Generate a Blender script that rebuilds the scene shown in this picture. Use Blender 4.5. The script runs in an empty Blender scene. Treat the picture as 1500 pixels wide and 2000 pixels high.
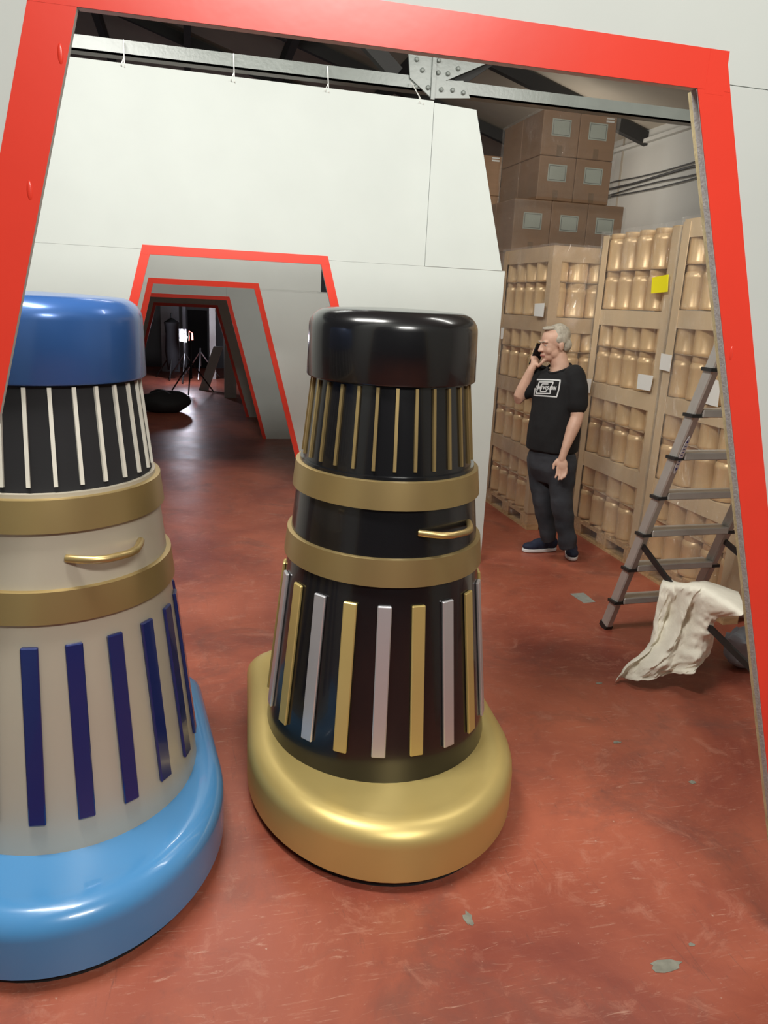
import bpy, bmesh, math, random
import numpy as np
from mathutils import Vector, Matrix, noise
from mathutils.bvhtree import BVHTree
random.seed(7)
S = bpy.context.scene
C = S.collection
# ------------------------------------------------------------------ camera
H = 1.72; FPX = 1500.0
_p, _r, _y = math.radians(-15.3), math.radians(2.8), math.radians(14.5)
fwd = Vector((math.sin(_y)*math.cos(_p), math.cos(_y)*math.cos(_p), math.sin(_p)))
r0 = Vector((math.cos(_y), -math.sin(_y), 0)); u0 = r0.cross(fwd)
RIGHT = math.cos(_r)*r0 + math.sin(_r)*u0
UP = -math.sin(_r)*r0 + math.cos(_r)*u0
cd = bpy.data.cameras.new('camera'); cam = bpy.data.objects.new('camera', cd); C.objects.link(cam)
cd.sensor_width = 36; cd.lens = FPX/2000*36; cd.clip_start = .02; cd.clip_end = 200
cam.matrix_world = Matrix(((RIGHT.x, UP.x, -fwd.x, 0), (RIGHT.y, UP.y, -fwd.y, 0), (RIGHT.z, UP.z, -fwd.z, H), (0, 0, 0, 1)))
S.camera = cam
O = Vector((0, 0, H))
def ray(px, py): return RIGHT*((px-750)/FPX) - UP*((py-1000)/FPX) + fwd
def on_ground(px, py, z=0.0):
    d = ray(px, py); return O + d*((z-H)/d.z)
def at_y(px, py, Y):
    d = ray(px, py); return O + d*(Y/d.y)
def at_x(px, py, X):
    d = ray(px, py); return O + d*(X/d.x)
def at_plane(px, py, p0, n):
    d = ray(px, py); return O + d*((p0-O).dot(n)/d.dot(n))
# ------------------------------------------------------------------ light
S.view_settings.view_transform = 'Standard'; S.view_settings.look = 'None'
S.view_settings.gamma = 1; S.view_settings.use_curve_mapping = False
S.view_settings.exposure = 0.40
w = bpy.data.worlds.new('world'); S.world = w; w.use_nodes = True
w.node_tree.nodes['Background'].inputs[0].default_value = (.9, .95, 1, 1)
w.node_tree.nodes['Background'].inputs[1].default_value = .03
def area(name, loc, target, sx, sy, power, col=(1, .985, .925)):
    l = bpy.data.lights.new(name, 'AREA'); l.shape = 'RECTANGLE'; l.size = sx; l.size_y = sy; l.energy = power; l.color = col
    o = bpy.data.objects.new(name, l); C.objects.link(o); o.location = loc
    o.rotation_euler = (Vector(target)-Vector(loc)).to_track_quat('-Z', 'Y').to_euler()
area('strip_area', (-.7, 1.95, 3.75), (.4, 3.2, .8), 1.5, .35, 95)
area('strip_area', (.75, -1.5, 3.7), (.7, 1.6, .9), 1.4, .35, 98)
area('strip_area', (2.3, 2.7, 3.5), (2.7, 4.6, .8), 1.4, .3, 26)
area('strip_area', (.3, 5.5, 3.9), (.2, 7.0, 1.3), 1.2, .3, 48)  # added fill, no fixture there: brightens the top of the third flat
l_ = bpy.data.lights.new('bay_fill', 'POINT'); l_.energy = 19; l_.shadow_soft_size = .3; l_.color = (1, .95, .85)
o_ = bpy.data.objects.new('bay_fill', l_); C.objects.link(o_); o_.location = (4.05, 8.35, 3.1)  # added fill hidden behind the cartons, lifts the side wall and roof
# ------------------------------------------------------------------ materials
MATS = {}
def mat(name, col, rough=.5, metal=0, var=.0, scale=6, bump=0, bscale=60, spec=.5, coat=0, emit=None, es=0, stretch=None, col2=None):
    m = bpy.data.materials.new(name); m.use_nodes = True; nt = m.node_tree; b = nt.nodes['Principled BSDF']
    b.inputs['Base Color'].default_value = (*col, 1); b.inputs['Roughness'].default_value = rough; b.inputs['Metallic'].default_value = metal
    b.inputs['Specular IOR Level'].default_value = spec; b.inputs['Coat Weight'].default_value = coat
    tc = nt.nodes.new('ShaderNodeTexCoord'); mp = nt.nodes.new('ShaderNodeMapping'); nt.links.new(tc.outputs['Object'], mp.inputs[0])
    if stretch: mp.inputs['Scale'].default_value = stretch
    if var or col2:
        n = nt.nodes.new('ShaderNodeTexNoise'); n.inputs['Scale'].default_value = scale; n.inputs['Detail'].default_value = 5
        nt.links.new(mp.outputs[0], n.inputs['Vector'])
        r = nt.nodes.new('ShaderNodeValToRGB'); r.color_ramp.elements[0].position = .3; r.color_ramp.elements[1].position = .7
        c2 = col2 or tuple(min(1, c*(1+var)) for c in col); c1 = col if col2 else tuple(c*(1-var) for c in col)
        r.color_ramp.elements[0].color = (*c1, 1); r.color_ramp.elements[1].color = (*c2, 1)
        nt.links.new(n.outputs[0], r.inputs[0]); nt.links.new(r.outputs[0], b.inputs['Base Color'])
    if bump:
        n2 = nt.nodes.new('ShaderNodeTexNoise'); n2.inputs['Scale'].default_value = bscale; n2.inputs['Detail'].default_value = 4
        nt.links.new(mp.outputs[0], n2.inputs['Vector'])
        bp = nt.nodes.new('ShaderNodeBump'); bp.inputs['Strength'].default_value = bump; bp.inputs['Distance'].default_value = .01
        nt.links.new(n2.outputs[0], bp.inputs['Height']); nt.links.new(bp.outputs[0], b.inputs['Normal'])
    if emit:
        b.inputs['Emission Color'].default_value = (*emit, 1); b.inputs['Emission Strength'].default_value = es
    MATS[name] = m; return m
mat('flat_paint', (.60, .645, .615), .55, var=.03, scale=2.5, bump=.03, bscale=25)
mat('flat_core', (.40, .385, .375), .9, var=.15, scale=120, bump=.2, bscale=150)
mat('pine_batten', (.55, .47, .27), .8, var=.2, scale=8, stretch=(8, 8, .7), bump=.2, bscale=40)
mat('red_tape', (.86, .058, .032), .30, var=.05, scale=3, bump=.04, bscale=9, spec=.6)
mat('steel_paint', (.24, .265, .245), .30, var=.08, scale=6, bump=.08, bscale=45, spec=.6)
mat('roof_dark', (.028, .027, .026), .8)
mat('roof_lining', (.38, .34, .28), .85, var=.08, scale=1.5)
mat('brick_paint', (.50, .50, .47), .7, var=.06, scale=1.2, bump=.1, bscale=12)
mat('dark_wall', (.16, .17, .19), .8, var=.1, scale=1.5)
mat('grey_blue', (.30, .33, .38), .7, var=.06)
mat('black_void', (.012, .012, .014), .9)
mat('cardboard', (.46, .32, .185), .75, var=.07, scale=5, bump=.05, bscale=70)
mat('cardboard_light', (.62, .47, .29), .65, var=.06, scale=4, bump=.05, bscale=50)
mat('carton_brown', (.33, .195, .110), .7, var=.08, scale=3, stretch=(1, 1, 7), bump=.05, bscale=50)
mat('packing_tape', (.24, .15, .085), .6)
mat('jar_gold', (.70, .48, .25), .32, .25, var=.06, scale=5)
mat('paper', (.78, .78, .74), .7)
mat('label_paper', (.46, .50, .43), .7, var=.05)
mat('label_ink', (.12, .13, .12), .7)
mat('yellow_paper', (.95, .85, .01), .6)
mat('wood_pallet', (.50, .32, .16), .8, var=.22, scale=6, stretch=(1, 8, 8), bump=.2)
mat('aluminium', (.46, .44, .41), .42, .4, var=.08, scale=9, bump=.05)
mat('black_plastic', (.012, .012, .012), .45)
mat('canvas', (.80, .76, .65), .9, var=.06, scale=7, bump=.35, bscale=35)
mat('cord_white', (.8, .8, .76), .6)
mat('rack_blue', (.02, .045, .14), .5); mat('rack_yellow', (.80, .46, .02), .5)
mat('black_gloss', (.006, .006, .007), .22, spec=.6, coat=.3)
mat('gold_satin', (.60, .46, .17), .42, .55, var=.03, scale=5)
mat('gold_band', (.46, .34, .15), .38, .8, var=.03, scale=5)
mat('silver_satin', (.66, .66, .69), .36, .75)
mat('rubber', (.012, .011, .011), .8)
mat('beige_satin', (.50, .45, .36), .38, .25, var=.03, scale=4)
mat('cream_paint', (.72, .70, .62), .4)
mat('sky_gloss', (.070, .245, .50), .25, spec=.5, coat=.35)
mat('mid_blue', (.035, .11, .33), .25, .25, spec=.5, coat=.3)
mat('navy_gloss', (.010, .022, .13), .2, .2, coat=.5)
mat('skin', (.60, .37, .27), .5, var=.06, scale=22)
mat('lip', (.42, .17, .14), .5); mat('hair', (.40, .36, .29), .7, var=.22, scale=60, stretch=(1, 1, .4), bump=.5, bscale=120)
mat('eye_white', (.7, .68, .65), .3); mat('eye_dark', (.03, .025, .02), .3)
mat('tshirt', (.005, .005, .006), .9, bump=.25, bscale=18)
mat('jeans', (.012, .014, .019), .9, col2=(.045, .050, .060), scale=4.5, bump=.3, bscale=22)
mat('print', (.62, .63, .63), .7)
mat('shoe_navy', (.012, .018, .045), .75, bump=.3, bscale=200); mat('shoe_sole', (.74, .74, .74), .5); mat('lace', (.12, .20, .42), .7)
mat('phone_glass', (.008, .008, .010), .12); mat('gold_case', (.42, .30, .13), .35, .4)
mat('badge_white', (.75, .75, .78), .4); mat('badge_blue', (.04, .05, .22), .4)
mat('lamp_white', (1, 1, 1), .5, emit=(1, .93, .98), es=14); mat('glow_red', (.9, .1, .05), .5, emit=(1, .12, .06), es=1.2)
mat('chrome', (.55, .57, .62), .2, .9)
mat('grey_patch', (.26, .27, .24), .6, var=.15, scale=30); mat('paint_chip', (.21, .205, .165), .8, var=.2, scale=40)
mat('cable', (.05, .05, .05), .6)
def film_mat():
    m = bpy.data.materials.new('stretch_film'); m.use_nodes = True; nt = m.node_tree; nt.nodes.clear()
    out = nt.nodes.new('ShaderNodeOutputMaterial'); mix = nt.nodes.new('ShaderNodeMixShader'); tr = nt.nodes.new('ShaderNodeBsdfTransparent')
    pb = nt.nodes.new('ShaderNodeBsdfAnisotropic'); pb.inputs['Color'].default_value = (.95, .93, .88, 1); pb.inputs['Roughness'].default_value = .16
    df = nt.nodes.new('ShaderNodeBsdfDiffuse'); df.inputs['Color'].default_value = (.75, .70, .62, 1); mx2 = nt.nodes.new('ShaderNodeMixShader'); mx2.inputs[0].default_value = .45
    tc = nt.nodes.new('ShaderNodeTexCoord'); mp = nt.nodes.new('ShaderNodeMapping'); mp.inputs['Scale'].default_value = (1, 1, .45); nt.links.new(tc.outputs['Object'], mp.inputs[0])
    n = nt.nodes.new('ShaderNodeTexNoise'); n.inputs['Scale'].default_value = 16; n.inputs['Detail'].default_value = 6; n.inputs['Distortion'].default_value = 2.5; nt.links.new(mp.outputs[0], n.inputs['Vector'])
    bp = nt.nodes.new('ShaderNodeBump'); bp.inputs['Strength'].default_value = 1.0; bp.inputs['Distance'].default_value = .10
    nt.links.new(n.outputs[0], bp.inputs['Height']); nt.links.new(bp.outputs[0], pb.inputs['Normal'])
    n3 = nt.nodes.new('ShaderNodeTexNoise'); n3.inputs['Scale'].default_value = 3; nt.links.new(mp.outputs[0], n3.inputs['Vector'])
    mr = nt.nodes.new('ShaderNodeMapRange'); mr.inputs[1].default_value = .35; mr.inputs[2].default_value = .75; mr.inputs[3].default_value = .08; mr.inputs[4].default_value = .30
    nt.links.new(n3.outputs[0], mr.inputs[0]); nt.links.new(mr.outputs[0], mix.inputs[0])
    nt.links.new(tr.outputs[0], mix.inputs[1]); nt.links.new(pb.outputs[0], mx2.inputs[1]); nt.links.new(df.outputs[0], mx2.inputs[2]); nt.links.new(mx2.outputs[0], mix.inputs[2]); nt.links.new(mix.outputs[0], out.inputs[0]); MATS['stretch_film'] = m
film_mat()
def floor_mat():
    m = bpy.data.materials.new('red_floor'); m.use_nodes = True; nt = m.node_tree; b = nt.nodes['Principled BSDF']; L = nt.links.new
    tc = nt.nodes.new('ShaderNodeTexCoord')
    def nz(sc, det, rough=.6, dist=0, st=(1, 1, 1), rot=0):
        mp = nt.nodes.new('ShaderNodeMapping'); mp.inputs['Scale'].default_value = st; mp.inputs['Rotation'].default_value = (0, 0, rot); L(tc.outputs['Object'], mp.inputs[0])
        n = nt.nodes.new('ShaderNodeTexNoise'); n.inputs['Scale'].default_value = sc; n.inputs['Detail'].default_value = det; n.inputs['Roughness'].default_value = rough; n.inputs['Distortion'].default_value = dist
        L(mp.outputs[0], n.inputs['Vector']); return n.outputs[0]
    def ramp(x, p0, c0, p1, c1):
        r = nt.nodes.new('ShaderNodeValToRGB'); e = r.color_ramp.elements; e[0].position = p0; e[0].color = (*c0, 1); e[1].position = p1; e[1].color = (*c1, 1); L(x, r.inputs[0]); return r.outputs[0]
    def mix(f, a, c):
        x = nt.nodes.new('ShaderNodeMix'); x.data_type = 'RGBA'; L(f, x.inputs[0]); L(a, x.inputs[6])
        if isinstance(c, tuple): x.inputs[7].default_value = (*c, 1)
        else: L(c, x.inputs[7])
        return x.outputs[2]
    base = ramp(nz(1.1, 6, .6, .6), .32, (.20, .045, .030), .68, (.43, .118, .064))  # uneven paint, with shade patches and the lighter stripe put into its contrast
    k, wh = (0, 0, 0), (1, 1, 1)
    c = mix(ramp(nz(2.2, 8, .7, 1.0), .52, k, .70, (.65,)*3), base, (.15, .060, .046))
    c = mix(ramp(nz(7, 10, .75, .8), .55, k, .72, (.6,)*3), c, (.47, .21, .145))
    c = mix(ramp(nz(5, 10, .8, 2.5, (1, 7, 1), .5), .57, k, .67, (.7,)*3), c, (.52, .30, .22))
    c = mix(ramp(nz(4, 10, .8, 2.0, (8, 1, 1), .3), .58, k, .68, (.6,)*3), c, (.13, .055, .042))
    c = mix(ramp(nz(38, 3, .6), .72, k, .75, (.6,)*3), c, (.50, .36, .28))
    c = mix(ramp(nz(3.3, 9, .7, .5), .68, k, .73, (.6,)*3), c, (.23, .21, .17))
    L(c, b.inputs['Base Color'])
    mr = nt.nodes.new('ShaderNodeMapRange'); L(nz(3, 6), mr.inputs[0]); mr.inputs[3].default_value = .26; mr.inputs[4].default_value = .52; L(mr.outputs[0], b.inputs['Roughness'])
    bp = nt.nodes.new('ShaderNodeBump'); bp.inputs['Strength'].default_value = .12; bp.inputs['Distance'].default_value = .01; L(nz(14, 8, .7), bp.inputs['Height']); L(bp.outputs[0], b.inputs['Normal'])
    MATS['red_floor'] = m
floor_mat()
# ------------------------------------------------------------------ mesh helpers
class MB:
    def __init__(s): s.v = []; s.f = []
    def add(s, v, f):
        n = len(s.v); s.v += [tuple(p) for p in v]; s.f += [tuple(i+n for i in q) for q in f]; return s
    def box(s, a, b, ch=0):
        x0, y0, z0 = a; x1, y1, z1 = b
        return s.add([(x0, y0, z0), (x1, y0, z0), (x1, y1, z0), (x0, y1, z0), (x0, y0, z1), (x1, y0, z1), (x1, y1, z1), (x0, y1, z1)],
                     [(0, 3, 2, 1), (4, 5, 6, 7), (0, 1, 5, 4), (1, 2, 6, 5), (2, 3, 7, 6), (3, 0, 4, 7)])
    def prism_xz(s, poly, y0, y1):          # poly of (x,z), counter-clockwise seen from -Y
        n = len(poly)
        v = [(x, y0, z) for x, z in poly] + [(x, y1, z) for x, z in poly]
        return s.add(v, [tuple(range(n)), tuple(range(2*n-1, n-1, -1))] + [(i, i+n, (i+1) % n+n, (i+1) % n) for i in range(n)])
    def prism_dir(s, poly, off):            # 3-D polygon extruded by vector
        n = len(poly); off = Vector(off)
        v = [Vector(p) for p in poly] + [Vector(p)+off for p in poly]
        return s.add(v, [tuple(range(n))[::-1], tuple(range(n, 2*n))] + [(i, (i+1) % n, (i+1) % n+n, i+n) for i in range(n)])
    def lathe(s, prof, n=24, sx=1, sy=1, c=(0, 0, 0)):
        v = []; f = []
        for r, z in prof:
            for k in range(n):
                a = 2*math.pi*k/n; v.append((c[0]+r*sx*math.cos(a), c[1]+r*sy*math.sin(a), c[2]+z))
        for i in range(len(prof)-1):
            for k in range(n):
                f.append((i*n+k, i*n+(k+1) % n, (i+1)*n+(k+1) % n, (i+1)*n+k))
        f.append(tuple(range(n))[::-1]); f.append(tuple(range((len(prof)-1)*n, len(prof)*n)))
        return s.add(v, f)
    def tube(s, pts, rad, n=8, flat=None):
        pts = [Vector(p) for p in pts]; m = len(pts); rs = rad if isinstance(rad, (list, tuple)) else [rad]*m
        v = []; f = []; up = None
        for i, p in enumerate(pts):
            t = (pts[min(i+1, m-1)]-pts[max(i-1, 0)]).normalized()
            if up is None: up = t.orthogonal().normalized() if flat is None else Vector(flat)
            a = (up - t*up.dot(t))
            a = a.normalized() if a.length > 1e-6 else t.orthogonal().normalized()
            up = a; bb = t.cross(a)
            for k in range(n):
                an = 2*math.pi*k/n; v.append(p + rs[i]*(a*math.cos(an)+bb*math.sin(an)))
        for i in range(m-1):
            for k in range(n): f.append((i*n+k, i*n+(k+1) % n, (i+1)*n+(k+1) % n, (i+1)*n+k))
        f.append(tuple(range(n))[::-1]); f.append(tuple(range((m-1)*n, m*n)))
        return s.add(v, f)
    def bar(s, a, b, w, h, up=(0, 0, 1)):     # rectangular bar between two points
        a = Vector(a); b = Vector(b); t = (b-a).normalized(); u = Vector(up); u = (u-t*u.dot(t)).normalized(); q = t.cross(u)
        c = [q*sx*w/2+u*sz*h/2 for sx, sz in ((-1, -1), (1, -1), (1, 1), (-1, 1))]
        return s.add([a+x for x in c]+[b+x for x in c], [(0, 1, 2, 3)[::-1], (4, 5, 6, 7), (0, 1, 5, 4), (1, 2, 6, 5), (2, 3, 7, 6), (3, 0, 4, 7)])
    def ellipsoid(s, c, r, axes=None, n=16, m=10):
        c = Vector(c); ax = axes or (Vector((1, 0, 0)), Vector((0, 1, 0)), Vector((0, 0, 1)))
        v = [c-ax[2]*r[2]]; f = []
        for i in range(1, m):
            th = -math.pi/2+math.pi*i/m
            for k in range(n):
                a = 2*math.pi*k/n; v.append(c+ax[0]*(r[0]*math.cos(th)*math.cos(a))+ax[1]*(r[1]*math.cos(th)*math.sin(a))+ax[2]*(r[2]*math.sin(th)))
        v.append(c+ax[2]*r[2]); last = len(v)-1
        for k in range(n): f.append((0, 1+(k+1) % n, 1+k)); f.append((last, last-n+k, last-n+(k+1) % n))
        for i in range(m-2):
            for k in range(n): f.append((1+i*n+k, 1+i*n+(k+1) % n, 1+(i+1)*n+(k+1) % n, 1+(i+1)*n+k))
        return s.add(v, f)
    def mesh(s, name, m, smooth=False, bevel=0):
        me = bpy.data.meshes.new(name); me.from_pydata(s.v, [], s.f)
        bm = bmesh.new(); bm.from_mesh(me); bmesh.ops.recalc_face_normals(bm, faces=bm.faces)
        if bevel: bmesh.ops.bevel(bm, geom=list(bm.edges), offset=bevel, segments=1, affect='EDGES', clamp_overlap=True)
        bm.to_mesh(me); bm.free()
        if smooth:
            me.shade_smooth()
            try: me.set_sharp_from_angle(angle=math.radians(40))
            except Exception: pass
        me.materials.append(MATS[m]); return me
    def build(s, name, m, parent=None, smooth=False, bevel=0):
        o = bpy.data.objects.new(name, s.mesh(name, m, smooth, bevel)); C.objects.link(o)
        if parent: o.parent = parent
        return o
def put(name, me, parent=None, loc=(0, 0, 0)):
    o = bpy.data.objects.new(name, me); C.objects.link(o); o.location = loc
    if parent: o.parent = parent
    return o
def tag(o, label, cat, group=None, kind=None):
    if label: o['label'] = label
    if cat: o['category'] = cat
    if group: o['group'] = group
    if kind: o['kind'] = kind
    return o
def thing(name, label, cat, loc=(0, 0, 0), group=None, rz=0):
    o = bpy.data.objects.new(name, None); C.objects.link(o); o.location = loc; o.rotation_euler = (0, 0, rz); o.empty_display_size = .1
    return tag(o, label, cat, group)
def struct(o, label): o['kind'] = 'structure'; o['label'] = label; return o
# ------------------------------------------------------------------ room shell
fl = MB().add([(-6, -4, 0), (6, -4, 0), (6, 22, 0), (-6, 22, 0)], [(0, 1, 2, 3)]).add([(-6, -4, -.1), (6, -4, -.1), (6, 22, -.1), (-6, 22, -.1)], [(3, 2, 1, 0)]).build('floor', 'red_floor')
struct(fl, 'worn red painted concrete floor')
for k, (cx, cy, r, sq) in enumerate(((1300, 1885, .05, .45), (915, 1795, .016, 2), (1205, 1450, .02, .6), (1353, 1528, .016, .8), (1350, 1845, .012, .6), (1170, 1335, .02, .5))):
    p = on_ground(cx, cy); rnd = random.Random(k); n = 13
    poly = [(p.x+r*(.55+.6*rnd.random())*math.cos(2*math.pi*i/n), p.y+r*sq*(.55+.6*rnd.random())*math.sin(2*math.pi*i/n), .0005) for i in range(n)]
    MB().prism_dir(poly, (0, 0, .0007)).build('paint_chip', 'paint_chip', fl)
wr = MB().box((5.0, -4, 0), (5.15, 22, 3.70)).build('wall_right', 'brick_paint'); struct(wr, 'grey painted warehouse side wall behind the stacked cartons')
for Yk in (6.2, 8.9, 11.6): MB().box((4.985, Yk, 0), (5.0, Yk+.02, 3.69)).build('wall_joint', 'roof_lining', wr)
MB().box((4.94, -4, 3.56), (5.0, 22, 3.60)).build('wall_rail', 'brick_paint', wr)
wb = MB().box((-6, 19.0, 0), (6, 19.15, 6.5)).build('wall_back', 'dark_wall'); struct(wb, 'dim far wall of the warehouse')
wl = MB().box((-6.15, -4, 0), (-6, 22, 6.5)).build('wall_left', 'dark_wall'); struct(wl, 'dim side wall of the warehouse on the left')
rz_ = lambda x: 3.70+(5.0-x)*.30
cl = MB().prism_xz([(5.15, rz_(5.15)), (-6.15, rz_(-6.15)), (-6.15, rz_(-6.15)+.1), (5.15, rz_(5.15)+.1)], -4, 22).build('ceiling', 'roof_lining'); struct(cl, 'sloping warehouse roof lining, dim beige')
for Yk in (6.4, 8.4, 10.4, 12.4): MB().prism_xz([(5, rz_(5)-.02), (-6, rz_(-6)-.02), (-6, rz_(-6)-.16), (5, rz_(5)-.16)], Yk, Yk+.08).build('rafter', 'roof_dark', cl)
for Xk in (-3.6, -2.4, -1.2, 0, 1.2, 2.4): MB().box((Xk, 5.3, rz_(Xk)-.30), (Xk+.09, 21, rz_(Xk)-.14)).build('purlin', 'roof_dark', cl)
# ------------------------------------------------------------------ scenery flats with trapezoid doorways
def flat_panel(label, Y, zt, xl, xr, sl, sr, tw, X0, X1, Ztop, seam, th=.022, top=None, right_top=None, core='flat_paint', tape='red_tape'):
    """zt,xl,xr: outer top corners of the tape; sl,sr: lean of the legs"""
    t = thing('scenery_flat', label, 'partition', ((X0+X1)/2, Y, 0)); ox = (X0+X1)/2
    iz = zt-tw; hl = tw*math.sqrt(1+sl*sl); hr = tw*math.sqrt(1+sr*sr)
    L = lambda z: xl-(zt-z)*sl                # outer left tape edge
    R_ = lambda z: xr+(zt-z)*sr
    il = lambda z: L(z)+hl                    # opening edges
    ir = lambda z: R_(z)-hr
    def board(poly): return MB().prism_xz([(x-ox, z) for x, z in poly], 0, th).build('board', core, t)
    g = .0015
    if seam >= iz:
        board([(X0, 0), (il(0), 0), (il(iz), iz), (il(iz), seam), (X0, seam)]); 
        board([(ir(0), 0), (X1, 0), (X1, seam), (ir(iz), seam), (ir(iz), iz)])
        tz = seam+g
        board([(il(iz)+g, iz), (ir(iz)-g, iz), (ir(iz)-g, seam), (il(iz)+g, seam)])
    else:
        board([(X0, 0), (il(0), 0), (il(seam), seam), (X0, seam)]); board([(ir(0), 0), (X1, 0), (X1, seam), (ir(seam), seam)])
        tz = seam+g
        board([(X0, tz), (il(tz), tz), (il(iz), iz), (X0, iz)]); board([(ir(tz), tz), (X1, tz), (X1, iz), (ir(iz), iz)]); tz = iz+g
    xe = right_top if right_top else X1
    board(top or [(X0, tz), (xe, tz), (xe, Ztop), (X0, Ztop)])
    e = .0014
    def strip(poly): return MB().prism_xz([(x-ox, z) for x, z in poly], -e, -.0002).build('tape', tape, t)
    strip([(L(0), 0), (il(0), 0), (il(iz), iz), (L(iz), iz)]); strip([(ir(0), 0), (R_(0), 0), (R_(iz), iz), (ir(iz), iz)])
    strip([(L(iz), iz+.0003), (R_(iz), iz+.0003), (xr, zt), (xl, zt)])
    return t, il, ir, iz, ox
# near flat, whose doorway frames the picture
t1, il, ir, iz, ox = flat_panel('pale grey scenery flat nearest the camera, red taped doorway framing everything', 1.45, 2.212, -.216, 1.005, .25, .313, .070, -2.6, 3.6, 2.75, 2.155, th=.018)
mb = MB()   # raw edge of the board and the pine batten behind it, seen along the right leg of the opening
for a, b_, m_, y0, y1, nm in ((.0, .004, 'flat_core', .0185, .0186, ''),): pass
zz = [0, .4, .8, 1.2, 1.6, 2.0, iz]
def edge_strip(fn, sgn, y0, y1, dx, name, m_):
    poly = [(fn(0)-ox, 0), (fn(iz)-ox, iz), (fn(iz)-ox+sgn*dx, iz), (fn(0)-ox+sgn*dx, 0)]
    return MB().prism_xz(poly, y0, y1).build(name, m_, t1)
edge_strip(lambda z: ir(z)-.0012, 1, .0005, .0178, .0012, 'raw_edge', 'flat_core')
edge_strip(lambda z: ir(z)+.003, 1, .0185, .034, .04, 'batten', 'pine_batten')
edge_strip(lambda z: il(z)-.003, -1, .0185, .034, .04, 'batten', 'pine_batten')
MB().box((.97-ox, -.0016, 2.135), (1.012-ox, -.0005, 2.212)).build('tape_lap', 'red_tape', t1)
for (px, py) in ((58, 372), (118, 105), (1428, 690)):   # small creases standing up off the tape
    p = at_y(px, py, 1.449); MB().ellipsoid((p.x-ox, -.001, p.z), (.005, .0022, .016), n=10, m=6).build('tape_crease', 'red_tape', t1, smooth=True)
# second flat: big, hung under the truss
t2, *_r2 = flat_panel('large pale flat with red edged doorway hung below the roof truss', 4.728, 1.964, -.246, .803, .27, .27, .050, -2.6, 1.93, 2.86, 1.94,
                   top=[(-2.6, 1.941), (1.402, 1.941), (1.402, 2.855), (-2.6, 2.875)])
ox2 = (-2.6+1.93)/2
MB().prism_xz([(1.404-ox2, 1.941), (1.909-ox2, 1.941), (1.663-ox2, 2.833), (1.404-ox2, 2.845)], -.004, .018).build('board', 'flat_paint', t2)
flat_panel('third flat with red edged doorway, seen through the second doorway', 7.0, 1.822, -.324, .589, .257, .257, .047, -2.2, 2.0, 2.5, 1.765, right_top=1.135)
flat_panel('shaded fourth flat with thin red doorway edging', 9.555, 1.690, -.475, .465, .262, .262, .042, -2.2, 1.5, 2.4, 1.8)
flat_panel('dark fifth flat, innermost red edged doorway before the dim room', 11.314, 1.563, -.466, .389, .28, .28, .040, -2.2, 1.6, 2.3, 1.7)
# ------------------------------------------------------------------ roof truss
tr = thing('roof_truss', 'grey painted steel roof truss with bolted gusset plate above the large flat', 'truss', (0, 5.0, 2.94))
MB().box((-5.9, 0, .028), (4.99, .012, .105)).box((-5.9, 0, .028), (4.99, .09, .038)).build('bottom_chord', 'steel_paint', tr)
gp = [(x-0, z-2.94) for x, z in [(p.x, p.z) for p in (at_y(798, 100, 4.985), at_y(801, 152, 4.985), at_y(843, 192, 4.985), at_y(918, 192, 4.985), at_y(905, 158, 4.985), at_y(870, 158, 4.985), at_y(960, 120, 4.985), at_y(1000, 60, 4.985), at_y(790, 40, 4.985))]]
MB().prism_xz(gp, -.016, -.002).build('gusset_plate', 'steel_paint', tr)
p = at_y(848, 140, 4.97); MB().box((p.x-.012, -.03, -.02), (p.x+.012, -.016, .36)).build('stiffener', 'steel_paint', tr)
bolt = MB().lathe([(.014, 0), (.014, .008), (.010, .016), (.004, .018)], 10).mesh('bolt', 'steel_paint', True)
for (px, py) in ((814, 116), (825, 137), (836, 171), (862, 175), (884, 176), (905, 181), (875, 144), (895, 134), (857, 118), (856, 142), (812, 170)):
    p = at_y(px, py, 4.98); o = put('bolt', bolt, tr, (p.x, -.016, p.z-2.94)); o.rotation_euler = (math.pi/2, 0, 0)
for a, b_ in (((1.25, .08), (-.9, 1.9)), ((1.62, .08), (3.2, 1.25)), ((-3.2, .08), (-1.2, 1.9)), ((1.45, .05), (1.45, 1.8))):
    MB().bar((a[0], .05, a[1]+.03), (b_[0], .05, b_[1]), .09, .06, (0, 1, 0)).build('diagonal', 'roof_dark', tr)
for px, py0, py1, lab in ((241, 78, 130, 'leftmost thin white tie cord hanging from the truss'), (456, 105, 160, 'second thin white tie cord from the left on the truss'), (640, 130, 180, 'third thin white tie cord holding the large flat'), (825, 160, 203, 'looped white tie cord beside the bolted gusset plate')):
    a = at_y(px-(0 if px < 800 else 22), py0, 4.97); b_ = at_y(px+2, py1, 4.72); c = at_y(px-5, py1-3, 4.715)
    m_ = MB().tube([a, (a*2+b_)/3, b_], .0032, 6).tube([(a+b_*2)/3, c], .0032, 6)
    o = m_.build('tie_cord', 'cord_white', None, True); tag(o, lab, 'cord', 'tie cords on the truss')
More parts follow.
